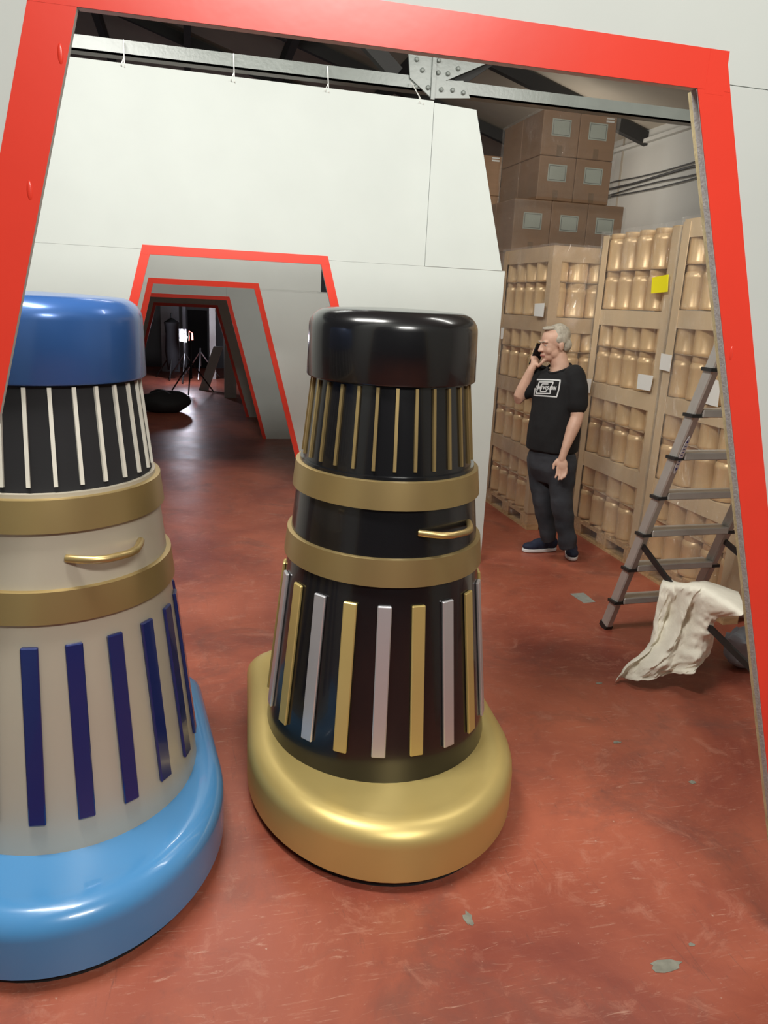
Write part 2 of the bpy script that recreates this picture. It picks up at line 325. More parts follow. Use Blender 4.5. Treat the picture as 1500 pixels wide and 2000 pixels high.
# ------------------------------------------------------------------ generic rounded floor machines (plain stand-ins)
def base_plan(n=72, hw=.48, ry=.61, back=.62, inset=0.0):
    pts = []
    hw -= inset; ry -= inset; back -= inset
    nf = n//2
    for i in range(nf+1):                          # front half-ellipse, from right to left
        a = math.pi*i/nf; pts.append((hw*math.cos(a), -.10-ry*math.sin(a)))
    rc = .16
    for i in range(7): a = math.pi-math.pi/2*i/6; pts.append((-hw+rc+rc*math.cos(a), back-rc+rc*math.sin(a)))
    for i in range(7): a = math.pi/2-math.pi/2*i/6; pts.append((hw-rc+rc*math.cos(a), back-rc+rc*math.sin(a)))
    return pts[::-1]
def loft_plan(rings):
    m_ = MB(); v = []; f = []; n = len(rings[0][0])
    for pl, z in rings: v += [(x, y, z) for x, y in pl]
    for i in range(len(rings)-1):
        for k in range(n): f.append((i*n+k, i*n+(k+1) % n, (i+1)*n+(k+1) % n, (i+1)*n+k))
    f.append(tuple(range(n))[::-1]); f.append(tuple(range((len(rings)-1)*n, len(rings)*n)))
    return m_.add(v, f)
RB = lambda z: .405-(z-.22)*(.405-.268)/(1.50-.22)     # body radius
def machine(label, loc, rz, mb_base, mb_body, mb_band, mb_drum, mb_cap, strips, rib):
    t = thing('floor_machine', label, 'machine', loc, 'rounded floor machines', rz)
    rg = [(base_plan(inset=.01), .03), (base_plan(), .04), (base_plan(inset=.0), .15)]
    for i in range(1, 8):
        a = math.pi/2*i/7; rg.append((base_plan(inset=.065*(1-math.cos(a))), .15+.065*math.sin(a)))
    rg += [(base_plan(inset=.09), .213), (base_plan(inset=.12), .208)]
    loft_plan(rg).build('base', mb_base, t, True)
    loft_plan([(base_plan(inset=.03), 0), (base_plan(inset=.03), .034)]).build('plinth', 'rubber', t)
    sy = 1.12
    MB().lathe([(RB(.2), .205), (RB(.86), .86)], 64, 1, sy).build('lower_body', mb_body, t, True)
    MB().lathe([(RB(.86), .86), (RB(1.20), 1.20)], 64, 1, sy).build('upper_body', mb_body, t, True)
    for z0, z1 in ((.86, .95), (1.10, 1.19)):
        bd = MB().lathe([(RB(z0)+.004, z0), (RB(z0)+.014, z0+.002), (RB(z1)+.014, z1-.002), (RB(z1)+.004, z1)], 64, 1, sy).build('band', mb_band, t, True)
    MB().lathe([(RB(1.2)-.01, 1.2), (RB(1.5)-.01, 1.5)], 64, 1, sy*.98).build('drum', mb_drum, t, True)
    cap = [(.262, 1.47), (.281, 1.475), (.284, 1.48)] + [(.214+.066*math.cos(math.pi/2*i/8), 1.635+.060*math.sin(math.pi/2*i/8)) for i in range(0, 9)] + [(.12, 1.700), (.02, 1.702)]
    MB().lathe(cap, 64, 1, sy*.97).build('cap', mb_cap, t, True)
    n = 20
    for k in range(n):                             # upright trim strips on the lower body
        a = 2*math.pi*(k+.5)/n; m_ = MB(); v = []
        for z in (.30, .80):
            for da in (-.055, .055):
                for dr in (.0005, .012): v.append(((RB(z)+dr)*math.cos(a+da*.40/RB(z)), (RB(z)+dr)*sy*math.sin(a+da*.40/RB(z)), z))
        m_.add(v, [(0, 2, 3, 1), (4, 5, 7, 6), (0, 1, 5, 4), (2, 6, 7, 3), (1, 3, 7, 5), (0, 4, 6, 2)])
        m_.build('trim_strip', strips[k % len(strips)], t, bevel=.003)
    for k in range(28):                            # upright vent ribs on the drum
        a = 2*math.pi*(k+.5)/28
        p0 = Vector(((RB(1.22)-.008)*math.cos(a), (RB(1.22)-.008)*sy*.98*math.sin(a), 1.215)); p1 = Vector(((RB(1.47)-.008)*math.cos(a), (RB(1.47)-.008)*sy*.98*math.sin(a), 1.468))
        MB().bar(p0, p1, .010, .012, (math.cos(a), math.sin(a), 0)).build('rib', rib, t)
    a = -math.pi/2+.5                                 # plain grab handle between the bands
    pts = []
    for i in range(9):
        s = i/8; an = a+(s-.5)*.7; rr = RB(1.03)+.002+.05*min(1, 3.2*min(s, 1-s)+.0); pts.append((rr*math.cos(an), rr*sy*math.sin(an), 1.03))
    MB().tube(pts, .011, 10).build('handle', mb_band, t, True)
    return t
machine('black rounded floor machine standing on a broad gold base', (.66, 2.55, 0), math.radians(-4), 'gold_satin', 'black_gloss', 'gold_band', 'black_gloss', 'black_gloss', ['silver_satin', 'gold_satin'], 'gold_band')
machine('beige and blue rounded floor machine on a light blue base, cut by the picture edge', (-.41, 2.40, 0), math.radians(6), 'sky_gloss', 'beige_satin', 'gold_band', 'black_void', 'mid_blue', ['navy_gloss'], 'cream_paint')
# ------------------------------------------------------------------ pallets of gold jars
JH = .262
jar_me = MB().lathe([(.076, 0), (.0805, .008), (.0805, .020), (.0785, .026), (.0785, .180), (.0805, .186), (.0805, .196), (.076, .214), (.069, .224), (.0715, .227), (.0715, JH-.004), (.068, JH)], 18).mesh('gold_jar', 'jar_gold', True)
deck_me = {}
def wood_pallet(t, W, D):
    p = MB().box((0, 0, .118), (W, .10, .138)).build('pallet_base', 'wood_pallet', t)
    for i in range(1, 6):
        y = (D-.10)*i/5; o = MB().box((0, y, .118), (W, y+.10, .138)).build('deck_board', 'wood_pallet', p)
    for x in (0, W/2-.05, W-.10):
        MB().box((x, 0, .098), (x+.10, D, .117)).build('stringer_board', 'wood_pallet', p)
        MB().box((x, 0, 0), (x+.10, D, .018)).build('bottom_board', 'wood_pallet', p)
        for y in (0, D/2-.07, D-.14): MB().box((x, y, .0185), (x+.10, y+.14, .0975)).build('block', 'wood_pallet', p)
def film_tube(x0, y0, x1, y1, z0, z1, amp=.006, seed=0, nz_=44, per=22):
    pts = []
    for i in range(per): pts.append((x0+(x1-x0)*i/per, y0))
    for i in range(per): pts.append((x1, y0+(y1-y0)*i/per))
    for i in range(per): pts.append((x1-(x1-x0)*i/per, y1))
    for i in range(per): pts.append((x0, y1-(y1-y0)*i/per))
    v = []; f = []; n = len(pts); cx, cy = (x0+x1)/2, (y0+y1)/2
    for j in range(nz_+1):
        z = z0+(z1-z0)*j/nz_
        for x, y in pts:
            q = noise.noise(Vector((x*5+seed, y*5, z*4)))+.6*noise.noise(Vector((x*16+seed, y*16, z*11)))
            d = Vector((x-cx, y-cy)); d = Vector((math.copysign(1, d.x) if abs(abs(x-cx)-(x1-x0)/2) < 1e-4 else 0, math.copysign(1, d.y) if abs(abs(y-cy)-(y1-y0)/2) < 1e-4 else 0))
            v.append((x+d.x*(.006+amp*q), y+d.y*(.006+amp*q), z))
    for j in range(nz_):
        for k in range(n): f.append((j*n+k, j*n+(k+1) % n, (j+1)*n+(k+1) % n, (j+1)*n+k))
    return MB().add(v, f)
def jar_load(label, jlabel, jgroup, x0, y0, W, D, nlay, pitch, side=5, front=0, z0=.14, cap=.11, film_top=True, seed=0, card='cardboard_light', skip_cap=False):
    t = thing('pallet_load', label, 'pallet', (x0, y0, 0), 'shrink wrapped pallet loads')
    wood_pallet(t, W, D); ztop = z0+nlay*pitch
    th = pitch/2
    for k in range(nlay):
        zb = z0+k*pitch; zt = zb+pitch-.004
        if not (skip_cap and k == nlay-1):
            tb = MB().box((.004, .004, zt-.006), (W-.004, D-.004, zt)).build('layer_tray', card, t)       # inverted cardboard tray over each double tier
            for a, b_ in (((-.004, .001, zt-cap), (.0, D-.001, zt)), ((-.004, -.004, zt-cap), (W+.004, 0, zt)), ((W, .001, zt-cap), (W+.004, D-.001, zt)), ((-.004, D, zt-cap), (W+.004, D+.004, zt))):
                MB().box(a, b_).build('tray_side', card, tb)
        for r_ in range(2):
            z = zb+.001+r_*th
            for i in range(side):
                y = y0+.083+(D-.166)*i/(side-1); o = put('gold_jar', jar_me, None, (x0+.082, y, z)); o.scale = (1, 1, (th-.004-(.006 if r_ else 0))/JH); tag(o, jlabel, 'jar', jgroup)
            for i in range(front):
                o = put('gold_jar', jar_me, None, (x0+.082+.162*(i+1), y0+.083, z)); o.scale = (1, 1, (th-.004-(.006 if r_ else 0))/JH); tag(o, jlabel, 'jar', jgroup)
            if r_ == 0 : MB().box((.006, .006, zb-z0*0+th-.0025), (W-.006, D-.006, zb+th-.0005)).build('layer_sheet', 'cardboard', t)
    ph = ztop-.02
    for cx, cy, sx_, sy_ in ((-.010, -.010, 1, 1), (-.010, D+.010, 1, -1), (W+.010, -.010, -1, 1), (W+.010, D+.010, -1, -1)):
        q = .075; e = .005
        poly = [(cx, cy), (cx+sx_*q, cy), (cx+sx_*q, cy+sy_*e), (cx+sx_*e, cy+sy_*e), (cx+sx_*e, cy+sy_*q), (cx, cy+sy_*q)]
        MB().prism_dir([(a, b_, z0) for a, b_ in poly], (0, 0, ph-z0)).build('corner_post', card, t)
    film_tube(-.014, -.014, W+.014, D+.014, .05, ztop+.01, seed=seed).build('stretch_wrap', 'stretch_film', t, True)
    return t
L1 = jar_load('tall wrapped pallet of gold jars behind the man on the phone', 'gold jar in the wrapped pallet behind the standing man', 'gold jars behind the man', 2.607, 5.47, .95, .92, 4, .51, front=3, seed=1, card='cardboard')
L2 = jar_load('wrapped pallet of gold jars with the yellow sheet, right of the man', 'gold jar in the wrapped pallet carrying the yellow sheet', 'gold jars under the yellow sheet', 2.98, 4.50, .98, .92, 4, .535, seed=2, skip_cap=True)
L3 = jar_load('wrapped pallet of gold jars behind the aluminium stepladder', 'gold jar in the wrapped pallet behind the stepladder', 'gold jars behind the stepladder', 2.98, 3.53, .98, .92, 4, .54, seed=3)
def sheet(parent, X, pxs, m_, nm='paper_sheet'):        # paper stuck on the -X face of a load
    ps = [at_x(px, py, X) for px, py in pxs]; o = parent.location
    return MB().prism_dir([(p.x-o.x, p.y-o.y, p.z-o.z) for p in ps], (-.002, 0, 0)).build(nm, m_, parent)
sheet(L2, 2.945, ((1274, 542), (1306, 536), (1304, 570), (1272, 573)), 'yellow_paper', 'yellow_sheet')
sheet(L2, 2.945, ((1247, 730), (1276, 734), (1270, 764), (1244, 759)), 'paper', 'paper_label')
sheet(L2, 2.945, ((1292, 690), (1313, 694), (1308, 726), (1288, 721)), 'paper', 'paper_label')
sheet(L2, 2.945, ((1145, 740), (1156, 740), (1152, 768), (1142, 764)), 'paper', 'paper_label')
sheet(L3, 2.945, ((1388, 738), (1408, 745), (1402, 795), (1376, 788)), 'paper', 'paper_label')
sheet(L1, 2.57, ((1045, 593), (1064, 592), (1061, 619), (1043, 617)), 'paper', 'paper_label')
sheet(L1, 2.57, ((979, 640), (985, 640), (982, 662), (978, 662)), 'paper', 'paper_label')
# ------------------------------------------------------------------ stacked cartons
def carton(lab, x0, y0, z0, W, D, Hh, label_on=True, group=None, mark=False):
    t = thing('carton', lab, 'carton', (x0, y0, z0), group)
    MB().box((.002, .002, .001), (W-.002, D-.002, Hh-.001)).build('body', 'carton_brown', t, bevel=.006)
    MB().box((W/2-.028, .0008, .006), (W/2+.028, .002, .10)).build('packing_tape', 'packing_tape', t)
    if label_on:
        lw, lh = .20, .155; lx = W/2-lw/2+.0; lz = Hh*.44
        l = MB().box((lx, -.001, lz), (lx+lw, .0015, lz+lh)).build('paper_label', 'label_paper', t)
        b_ = .012; y = -.0022
        m_ = MB()
        for a, c_ in (((lx+b_, y, lz+b_), (lx+lw-b_, -.001, lz+b_+.004)), ((lx+b_, y, lz+lh-b_-.004), (lx+lw-b_, -.001, lz+lh-b_)), ((lx+b_, y, lz+b_+.004), (lx+b_+.004, -.001, lz+lh-b_-.004)), ((lx+lw-b_-.004, y, lz+b_+.004), (lx+lw-b_, -.001, lz+lh-b_-.004))): m_.box(a, c_)
        m_.build('label_border', 'label_ink', l)
    if mark: MB().box((W*.70, -.001, Hh*.86), (W*.92, .0015, Hh*.90)).box((W*.70, -.001, Hh*.93), (W*.92, .0015, Hh*.96)).build('printed_mark', 'paper', t)
    return t
CY = 7.6
bx, bw = 3.15, .40
for r_ in range(5):
    z = .14+r_*.426; n = 3
    for c_ in range(n): carton('brown carton low in the tall stack, mostly hidden by the jar pallet', bx+c_*bw, CY, z, bw, .5, .426, False, 'hidden lower cartons of the tall stack')
    carton('brown carton low in the tall stack, mostly hidden by the jar pallet', bx, CY+.5, z, bw, .5, .426, False, 'hidden lower cartons of the tall stack')
for c_, nm in enumerate(('left', 'middle', 'right')): carton('%s carton of the three-wide labelled row just above the jar pallet' % nm, bx+c_*bw, CY, 2.271, bw, .5, .50)
carton('plain rear carton behind the left end of the three-wide row', bx, CY+.5, 2.271, bw, .5, .50, False)
for r_, z in enumerate((2.772, 3.182)):
    for c_ in range(2):
        carton('%s carton of the narrow two-wide %s row under the roof' % (('left', 'right')[c_], ('lower', 'topmost')[r_]), 3.37+c_*.395, CY, z, .394, .5, .408, True, None, r_ == 1 and c_ == 1)
    carton('plain rear carton at the back of the narrow %s row' % ('lower', 'topmost')[r_], 3.37, CY+.5, z, .394, .5, .408, False)
pt = thing('wooden_pallet', 'wooden pallet under the tall stack of brown cartons', 'pallet', (bx, CY, 0)); wood_pallet(pt, 1.2, 1.0)
f1 = film_tube(bx-.01, CY-.012, bx+1.21, CY+1.01, 1.6, 2.76, .008, 4).build('stretch_wrap', 'stretch_film', None, True); tag(f1, 'clear stretch film round the three-wide carton row', 'film')
f2 = film_tube(3.36, CY-.012, 4.17, CY+1.01, 2.80, 3.60, .008, 5).build('stretch_wrap', 'stretch_film', None, True); tag(f2, 'clear stretch film round the top two carton rows', 'film')
for r_ in range(8):
    carton('dark brown carton in the farther column, topmost' if r_ == 7 else 'dark brown carton in the farther column left of the tall stack', 3.05, 8.85, .001+r_*.42, .42, .5, .42, r_ == 6, None if r_ == 7 else 'farther carton column', r_ == 7)
    
# racking upright and wall cables
rk = thing('rack_upright', 'thin blue and yellow racking upright beside the large flat', 'rack', (2.50, 6.75, 0))
for z0, z1, m_ in ((0, .62, 'black_plastic'), (.62, .72, 'rack_yellow'), (.72, 1.60, 'black_plastic'), (1.60, 1.76, 'rack_yellow'), (1.76, 1.86, 'rack_blue'), (1.86, 1.92, 'chrome'), (1.92, 1.98, 'rack_blue')):
    MB().box((0, 0, z0), (.07, .06, z1)).build('upright_section', m_, rk)
for k, (za, zb, lab) in enumerate(((3.22, 3.25, 'highest'), (3.17, 3.20, 'second'), (3.10, 3.14, 'third'), (3.05, 3.10, 'lowest'))):
    pts = [(4.965, 13-.5*i, za+(zb-za)*i/16-.03*abs(math.sin(i*math.pi/4.0+k))) for i in range(21)]
    tag(MB().tube(pts, .012 if k == 1 else .007, 6).build('wall_cable', 'cable', None, True), '%s of the dark cables sagging along the grey side wall' % lab, 'cable', 'cables on the side wall')
# ------------------------------------------------------------------ stepladder
zv0 = Vector((0, 0, 1))
A = on_ground(1182, 1225)
TL = at_y(1390, 722, 3.05)                                   # a point high on the near left rail
dirL = (TL-A)/TL.z
TOPZ = 1.95
def railL(z): return A+dirL*z
wdir = Vector((-dirL.y, dirL.x, 0)).normalized(); wlen = .52
def railR(z): return railL(z)+wdir*(wlen-.02*z)
ld = thing('stepladder', 'aluminium stepladder with black braces in front of the wrapped pallets', 'ladder', tuple(A))
def loc(v): return tuple(Vector(v)-A)
nrm = wdir.cross(Vector((dirL.x, dirL.y, 1))).normalized()
for fn in (railL, railR):
    MB().bar(loc(fn(.02)), loc(fn(TOPZ)), .040, .062, nrm).build('rail', 'aluminium', ld, bevel=.006)
    MB().bar(loc(fn(.0)), loc(fn(.03)), .044, .066, nrm).build('rubber_foot', 'black_plastic', ld)
for i, z in enumerate((.20, .418, .636, .854, 1.072, 1.29, 1.508, 1.726)):
    a = railL(z); b_ = railR(z); tdir = (b_-a).normalized()
    s_ = MB().bar(loc(a+tdir*.02), loc(b_-tdir*.02), .085, .036, (0, 0, 1)).build('tread', 'aluminium', ld, bevel=.004)
    for e, sg in ((a, 1), (b_, -1)): MB().bar(loc(e-tdir*sg*.034-zv0*.012), loc(e+tdir*sg*.055-zv0*.012), .070, .016, (0, 0, 1)).build('tread_bracket', 'black_plastic', s_)
for fn in (railL, railR):
    top = fn(TOPZ-.04)+Vector((0, -.05, 0)); foot = Vector((fn(0).x+.03, 2.02, 0))
    MB().bar(loc(top), loc(foot), .026, .045, nrm).build('rear_leg', 'aluminium', ld)
    j = foot+(top-foot)*.13; mid = fn(.57)
    if fn is railL:      # folding brace, sagging at its hinge under the dust sheet
        hg = at_y(1338, 1178, 2.985)
        MB().bar(loc(mid), loc(hg), .012, .030, (0, 0, 1)).bar(loc(hg), loc(j-zv0*.03), .012, .030, (0, 0, 1)).build('brace', 'black_plastic', ld)
    else: MB().bar(loc(mid), loc(j), .012, .030, (0, 0, 1)).build('brace', 'black_plastic', ld)
MB().bar(loc(railL(TOPZ)-wdir*.03), loc(railR(TOPZ)+wdir*.03), .16, .03, (0, 0, 1)).build('top_cap', 'black_plastic', ld)
bz0, bz1 = railL(.98), railL(1.20)
ax = (bz1-bz0).normalized(); face = -nrm if nrm.dot(O-A) < 0 else nrm; sd = ax.cross(face).normalized()
cen = (bz0+bz1)/2+face*.0335
poly = [loc(cen+ax*(.105*math.cos(2*math.pi*i/20))+sd*(.0125*math.sin(2*math.pi*i/20))) for i in range(20)]
bd = MB().prism_dir(poly, face*.002).build('badge', 'badge_white', ld)
for sgn in (-1, 1): MB().prism_dir([loc(cen+face*.0021+ax*(sgn*q)+sd*r_) for q, r_ in ((.09, 0), (.068, .006), (.07, -.006))], face*.0008).build('badge_mark', 'badge_blue', bd)
for i in range(7):
    q = -.05+.1*i/6; MB().prism_dir([loc(cen+face*.0021+ax*(q+a_)+sd*r_) for a_, r_ in ((-.003, -.006), (.002, -.006), (.004, .005), (-.001, .005))], face*.0008).build('badge_letter', 'badge_blue', bd)
# ------------------------------------------------------------------ dust sheet and what carries it
net = [[(1302, 1126, 3.25), (1332, 1139, 3.20), (1378, 1135, 3.12), (1442, 1155, 3.00)],
       [(1290, 1142, 3.12), (1325, 1144, 3.00), (1372, 1148, 2.86), (1452, 1196, 2.58)],
       [(1277, 1203, 3.10), (1316, 1196, 3.00), (1350, 1190, 2.88), (1400, 1208, 2.76)],
       [(1262, 1258, 3.06), (1302, 1252, 2.95), (1345, 1242, 2.86), (1396, 1240, 2.80)],
       [(1222, 1296, 3.00), (1268, 1296, 2.92), (1335, 1292, 2.84), (1393, 1276, 2.82)],
       [(1200, 1328, 2.98), (1238, 1327, 2.93), (1312, 1320, 2.84), (1364, 1305, 2.80)]]
P = np.array([[tuple(at_y(*c_)) for c_ in row] for row in net])
P[:, :, 2] = np.maximum(P[:, :, 2], .012)
def cr(p0, p1, p2, p3, t): return .5*((2*p1)+(-p0+p2)*t+(2*p0-5*p1+4*p2-p3)*t*t+(-p0+3*p1-3*p2+p3)*t**3)
def upsample(P, k):
    n = len(P); out = []
    for i in range(n-1):
        p0 = P[max(i-1, 0)]; p3 = P[min(i+2, n-1)]
        for j in range(k): out.append(cr(p0, P[i], P[i+1], p3, j/k))
    out.append(P[-1]); return np.array(out)
G = upsample(P, 16); G = np.transpose(upsample(np.transpose(G, (1, 0, 2)), 22), (1, 0, 2))
nv, nu = G.shape[:2]; v = []; f = []
for i in range(nv):
    for j in range(nu):
        p = Vector(G[i, j]); u_, w_ = j/(nu-1), i/(nv-1)
        fold = .040*math.sin(u_*15+1.6*w_+2*noise.noise(Vector((u_*2, w_*2, 1))))*min(1, w_*2.2)*(1-.35*w_)
        fold += .030*noise.noise(Vector((u_*5, w_*7, 4)))+.018*noise.noise(Vector((u_*13, w_*15, 9)))+.010*noise.noise(Vector((u_*26+w_*9, w_*22, 2)))
        q = p+Vector((-.35, -.9, .15))*fold; q.z = max(q.z, .006); v.append(q)
for i in range(nv-1):
    for j in range(nu-1): f.append((i*nu+j, (i+1)*nu+j, (i+1)*nu+j+1, i*nu+j+1))
ds = MB().add(v, f).build('dust_sheet', 'canvas', None, True); tag(ds, 'crumpled cream canvas dust sheet draped over the stepladder brace to the floor', 'cloth')
sm = ds.modifiers.new('thickness', 'SOLIDIFY'); sm.thickness = .003
bgp = on_ground(1470, 1318)
bg = MB().ellipsoid((0, 0, .10), (.10, .09, .10), n=20, m=14)
bg.v = [tuple(Vector(q)*(1+.35*noise.noise(Vector(q)*16)+.15*noise.noise(Vector(q)*40))) for q in bg.v]; bg.v = [(x, y, max(z, .0)) for x, y, z in bg.v]
o = bg.build('crumpled_bag', 'grey_blue', None, True); o.location = (bgp.x, bgp.y+.09, 0); tag(o, 'small crumpled grey bag on the floor at the right doorway edge', 'bag')
tp = [on_ground(px, py) for px, py in ((1113, 1160), (1140, 1158), (1163, 1176), (1140, 1178))]
o = MB().prism_dir([(p.x, p.y, .0006) for p in tp], (0, 0, .001)).build('floor_tape', 'grey_patch'); tag(o, 'small grey tape patch stuck on the red floor', 'tape')
# ------------------------------------------------------------------ dim room behind the flats
def pbox(name, m_, Y, px0, py0, px1, py1, th, lab, cat, ground=True, parent=None):
    a = at_y(px0, py0, Y); b_ = at_y(px1, py1, Y)
    o = MB().box((a.x, Y, 0 if ground else b_.z), (b_.x, Y+th, a.z)).build(name, m_, parent)
    if lab: tag(o, lab, cat)
    return o
pbox('grey_panel', 'grey_blue', 17.9, 312, 560, 352, 725, .06, 'tall blue grey board standing in the dim far room', 'board')
pbox('grey_panel', 'grey_blue', 17.6, 355, 560, 365, 735, .05, 'narrow blue grey board beside the dark far doorway', 'board')
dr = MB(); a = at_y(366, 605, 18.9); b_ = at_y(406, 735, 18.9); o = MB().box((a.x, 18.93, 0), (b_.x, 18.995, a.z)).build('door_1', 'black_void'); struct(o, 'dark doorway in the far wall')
pbox('white_column', 'brick_paint', 16.5, 408, 560, 422, 745, .12, 'pale column right of the dark far doorway', 'column')
pbox('white_panel', 'brick_paint', 13.5, 437, 600, 462, 776, .04, 'pale board standing at the right of the dim room', 'board')
a = at_y(424, 678, 14.6); q0 = on_ground(388, 762); 
o = MB().prism_dir([(q0.x, q0.y, 0), (q0.x+.16, q0.y, 0), (a.x+.10, 14.75, a.z), (a.x-.06, 14.75, a.z)], (.02, .05, 0)).build('leaning_board', 'brick_paint'); tag(o, 'pale board leaning at an angle in the dim room', 'board')
def stand(px, pyb, Y, hz, lab, m_='black_plastic', head=None):
    p = on_ground(px, pyb); p = Vector((p.x*Y/p.y, Y, 0)); t = thing('light_stand' if head else 'tripod', lab, 'stand' if head else 'tripod', tuple(p))
    MB().tube([(0, 0, .25), (0, 0, hz)], .018, 8).build('pole', m_, t)
    for k in range(3):
        a_ = k*2*math.pi/3+.4; MB().tube([(0, 0, .55), (.42*math.cos(a_), .42*math.sin(a_), .012)], .013, 6).build('leg', m_, t)
    return t
s1 = stand(362, 742, 15.9, 1.02, 'lit studio lamp on a stand in the dim far room', head=True)
p = at_y(361, 655, 15.9)-s1.location
hd = MB().box((p.x-.11, 0, p.z-.12), (p.x+.03, .10, p.z+.12)).build('lamp_head', 'black_plastic', s1)
MB().prism_xz([(p.x-.10, p.z-.11), (p.x+.03, p.z-.13), (p.x+.05, p.z-.02), (p.x-.02, p.z+.02), (p.x, p.z+.08), (p.x-.06, p.z+.12)], -.02, -.004).build('lamp_glass', 'lamp_white', hd)
MB().prism_xz([(p.x+.07, p.z-.10), (p.x+.16, p.z-.08), (p.x+.15, p.z+.05), (p.x+.08, p.z+.09)], -.02, -.004).build('red_glow', 'glow_red', hd)  # emissive plate standing in for the red glow around the lamp
s2 = stand(338, 744, 16.4, 1.30, 'dark softbox on a wrapped stand in the dim far room', head=True)
p = at_y(335, 641, 16.2)-s2.location; MB().box((p.x-.13, -.05, p.z-.13), (p.x+.13, .08, p.z+.12)).build('softbox', 'black_plastic', s2, bevel=.03)
MB().lathe([(.10, .18), (.14, .55), (.12, .95), (.15, 1.12), (.03, 1.2)], 14).build('cover', 'black_void', s2, True)
stand(374, 766, 14.1, 1.05, 'black camera tripod right of the lit lamp')
stand(392, 742, 16.6, .62, 'small chrome stand behind the black tripod', 'chrome')
p = on_ground(322, 806); bgm = MB().ellipsoid((0, .1, .14), (.36, .26, .17), n=20, m=12); bgm.v = [(x*(1+.2*noise.noise(Vector((x*5, y*5, z*5)))), y, max(0, z*(1+.3*noise.noise(Vector((x*6, y*6, z*3)))))) for x, y, z in bgm.v]
o = bgm.build('equipment_bag', 'rubber', None, True); o.location = (p.x, p.y, 0); tag(o, 'black equipment bag lying on the dim floor', 'bag')
lp = bpy.data.lights.new('studio_lamp_light', 'POINT'); lp.energy = 34; lp.color = (.85, .85, 1); lp.shadow_soft_size = .1
lo = bpy.data.objects.new('studio_lamp_light', lp); C.objects.link(lo); lo.location = at_y(361, 655, 15.7)
#MAN#
# ------------------------------------------------------------------ the man on the phone
MB0 = (on_ground(1045, 1080)+on_ground(1120, 1108))/2
dv = Vector((MB0.x, MB0.y, 0)).normalized(); rv = Vector((dv.y, -dv.x, 0)); zv = Vector((0, 0, 1))
def mp_(px, py, b=0.0): return at_plane(px, py, MB0+dv*b, dv)-MB0
mn = thing('person', 'man in black printed t-shirt and dark jeans, phone held to his ear', 'person', tuple(MB0))
def remeshed(name, mb, m_, parent, voxel, smooth=6, fac=.5):
    o = mb.build('tmp', m_)
    r = o.modifiers.new('r', 'REMESH'); r.mode = 'VOXEL'; r.voxel_size = voxel; r.use_smooth_shade = True
    s_ = o.modifiers.new('s', 'SMOOTH'); s_.iterations = smooth; s_.factor = fac
    bpy.context.view_layer.update()
    me = bpy.data.meshes.new_from_object(o.evaluated_get(bpy.context.evaluated_depsgraph_get())); me.name = name
    bpy.data.objects.remove(o); me.shade_smooth(); me.materials.clear(); me.materials.append(MATS[m_])
    return put(name, me, parent)
def displace(o, fn):
    nn = [(v_.co.copy(), v_.normal.copy()) for v_ in o.data.vertices]
    o.data.vertices.foreach_set('co', [x for c_, n_ in nn for x in (c_+n_*fn(c_))]); o.data.update()
def chain(mb, pts, n=14, endball=True):                   # [(Vector, radius)] capsule chain with round ends
    P_ = [p for p, _ in pts]; R2 = [r for _, r in pts]
    seg = []; rr = []
    for i in range(len(P_)-1):
        for k in range(5):
            t = k/5; seg.append(P_[i].lerp(P_[i+1], t)); rr.append(R2[i]+(R2[i+1]-R2[i])*t)
    seg.append(P_[-1]); rr.append(R2[-1])
    mb.tube(seg, rr, n)
    for p, r in ((P_[0], R2[0]), (P_[-1], R2[-1]))[:2 if endball else 1]: mb.ellipsoid(p, (r*.995,)*3, n=12, m=8)
def loft(mb, rings, l, f, n=28, pw=2.3):          # rings of (centre, half width along l, half depth along f)
    v = []; fc = []
    for c_, a, b_ in rings:
        for k in range(n):
            an = 2*math.pi*k/n; cs, sn = math.cos(an), math.sin(an)
            v.append(c_+l*(a*math.copysign(abs(cs)**(2/pw), cs))+f*(b_*math.copysign(abs(sn)**(2/pw), sn)))
    for i in range(len(rings)-1):
        for k in range(n): fc.append((i*n+k, i*n+(k+1) % n, (i+1)*n+(k+1) % n, (i+1)*n+k))
    fc.append(tuple(range(n))[::-1]); fc.append(tuple(range((len(rings)-1)*n, len(rings)*n))); mb.add(v, fc)
fb = (-.60*rv-.80*dv); lb = zv.cross(fb)                # chest facing, his left
fh = (-.86*rv-.51*dv).normalized(); lh = zv.cross(fh)    # face facing, his left
ft = (fh*.985-zv*.17).normalized(); uh = ft.cross(-lh).normalized()
if uh.z < 0: uh = -uh
# --- joints from the photograph
shL = mp_(1128, 735, -.10); elL = mp_(1127, 815, -.14); wrL = mp_(1104, 876, -.20); haL = mp_(1097, 897, -.21)
shR = mp_(1052, 733, .09); elR = mp_(1012, 779, .02); wrR = mp_(1037, 722, .0); haR = mp_(1045, 709, .005)
hipR = mp_(1056, 895, .06); knR = mp_(1059, 972, .03); anR = mp_(1072, 1056, .06)
hipL = mp_(1098, 898, -.05); knL = mp_(1096, 975, -.10); anL = mp_(1110, 1070, -.08)
hc = mp_(1082, 672, .0)                              # head centre
body = MB()
ax3 = (lh, ft, uh)
def hp(l_, f_, u_): return hc+lh*l_+ft*f_+uh*u_
body.ellipsoid(hp(0, -.012, .030), (.075, .096, .088), ax3, 24, 16)          # skull
body.ellipsoid(hp(0, .030, -.015), (.062, .064, .085), ax3, 22, 14)          # face
body.ellipsoid(hp(0, .040, -.072), (.047, .046, .040), ax3, 18, 12)          # jaw
body.ellipsoid(hp(0, .076, -.093), (.022, .016, .017), ax3, 14, 8)           # chin
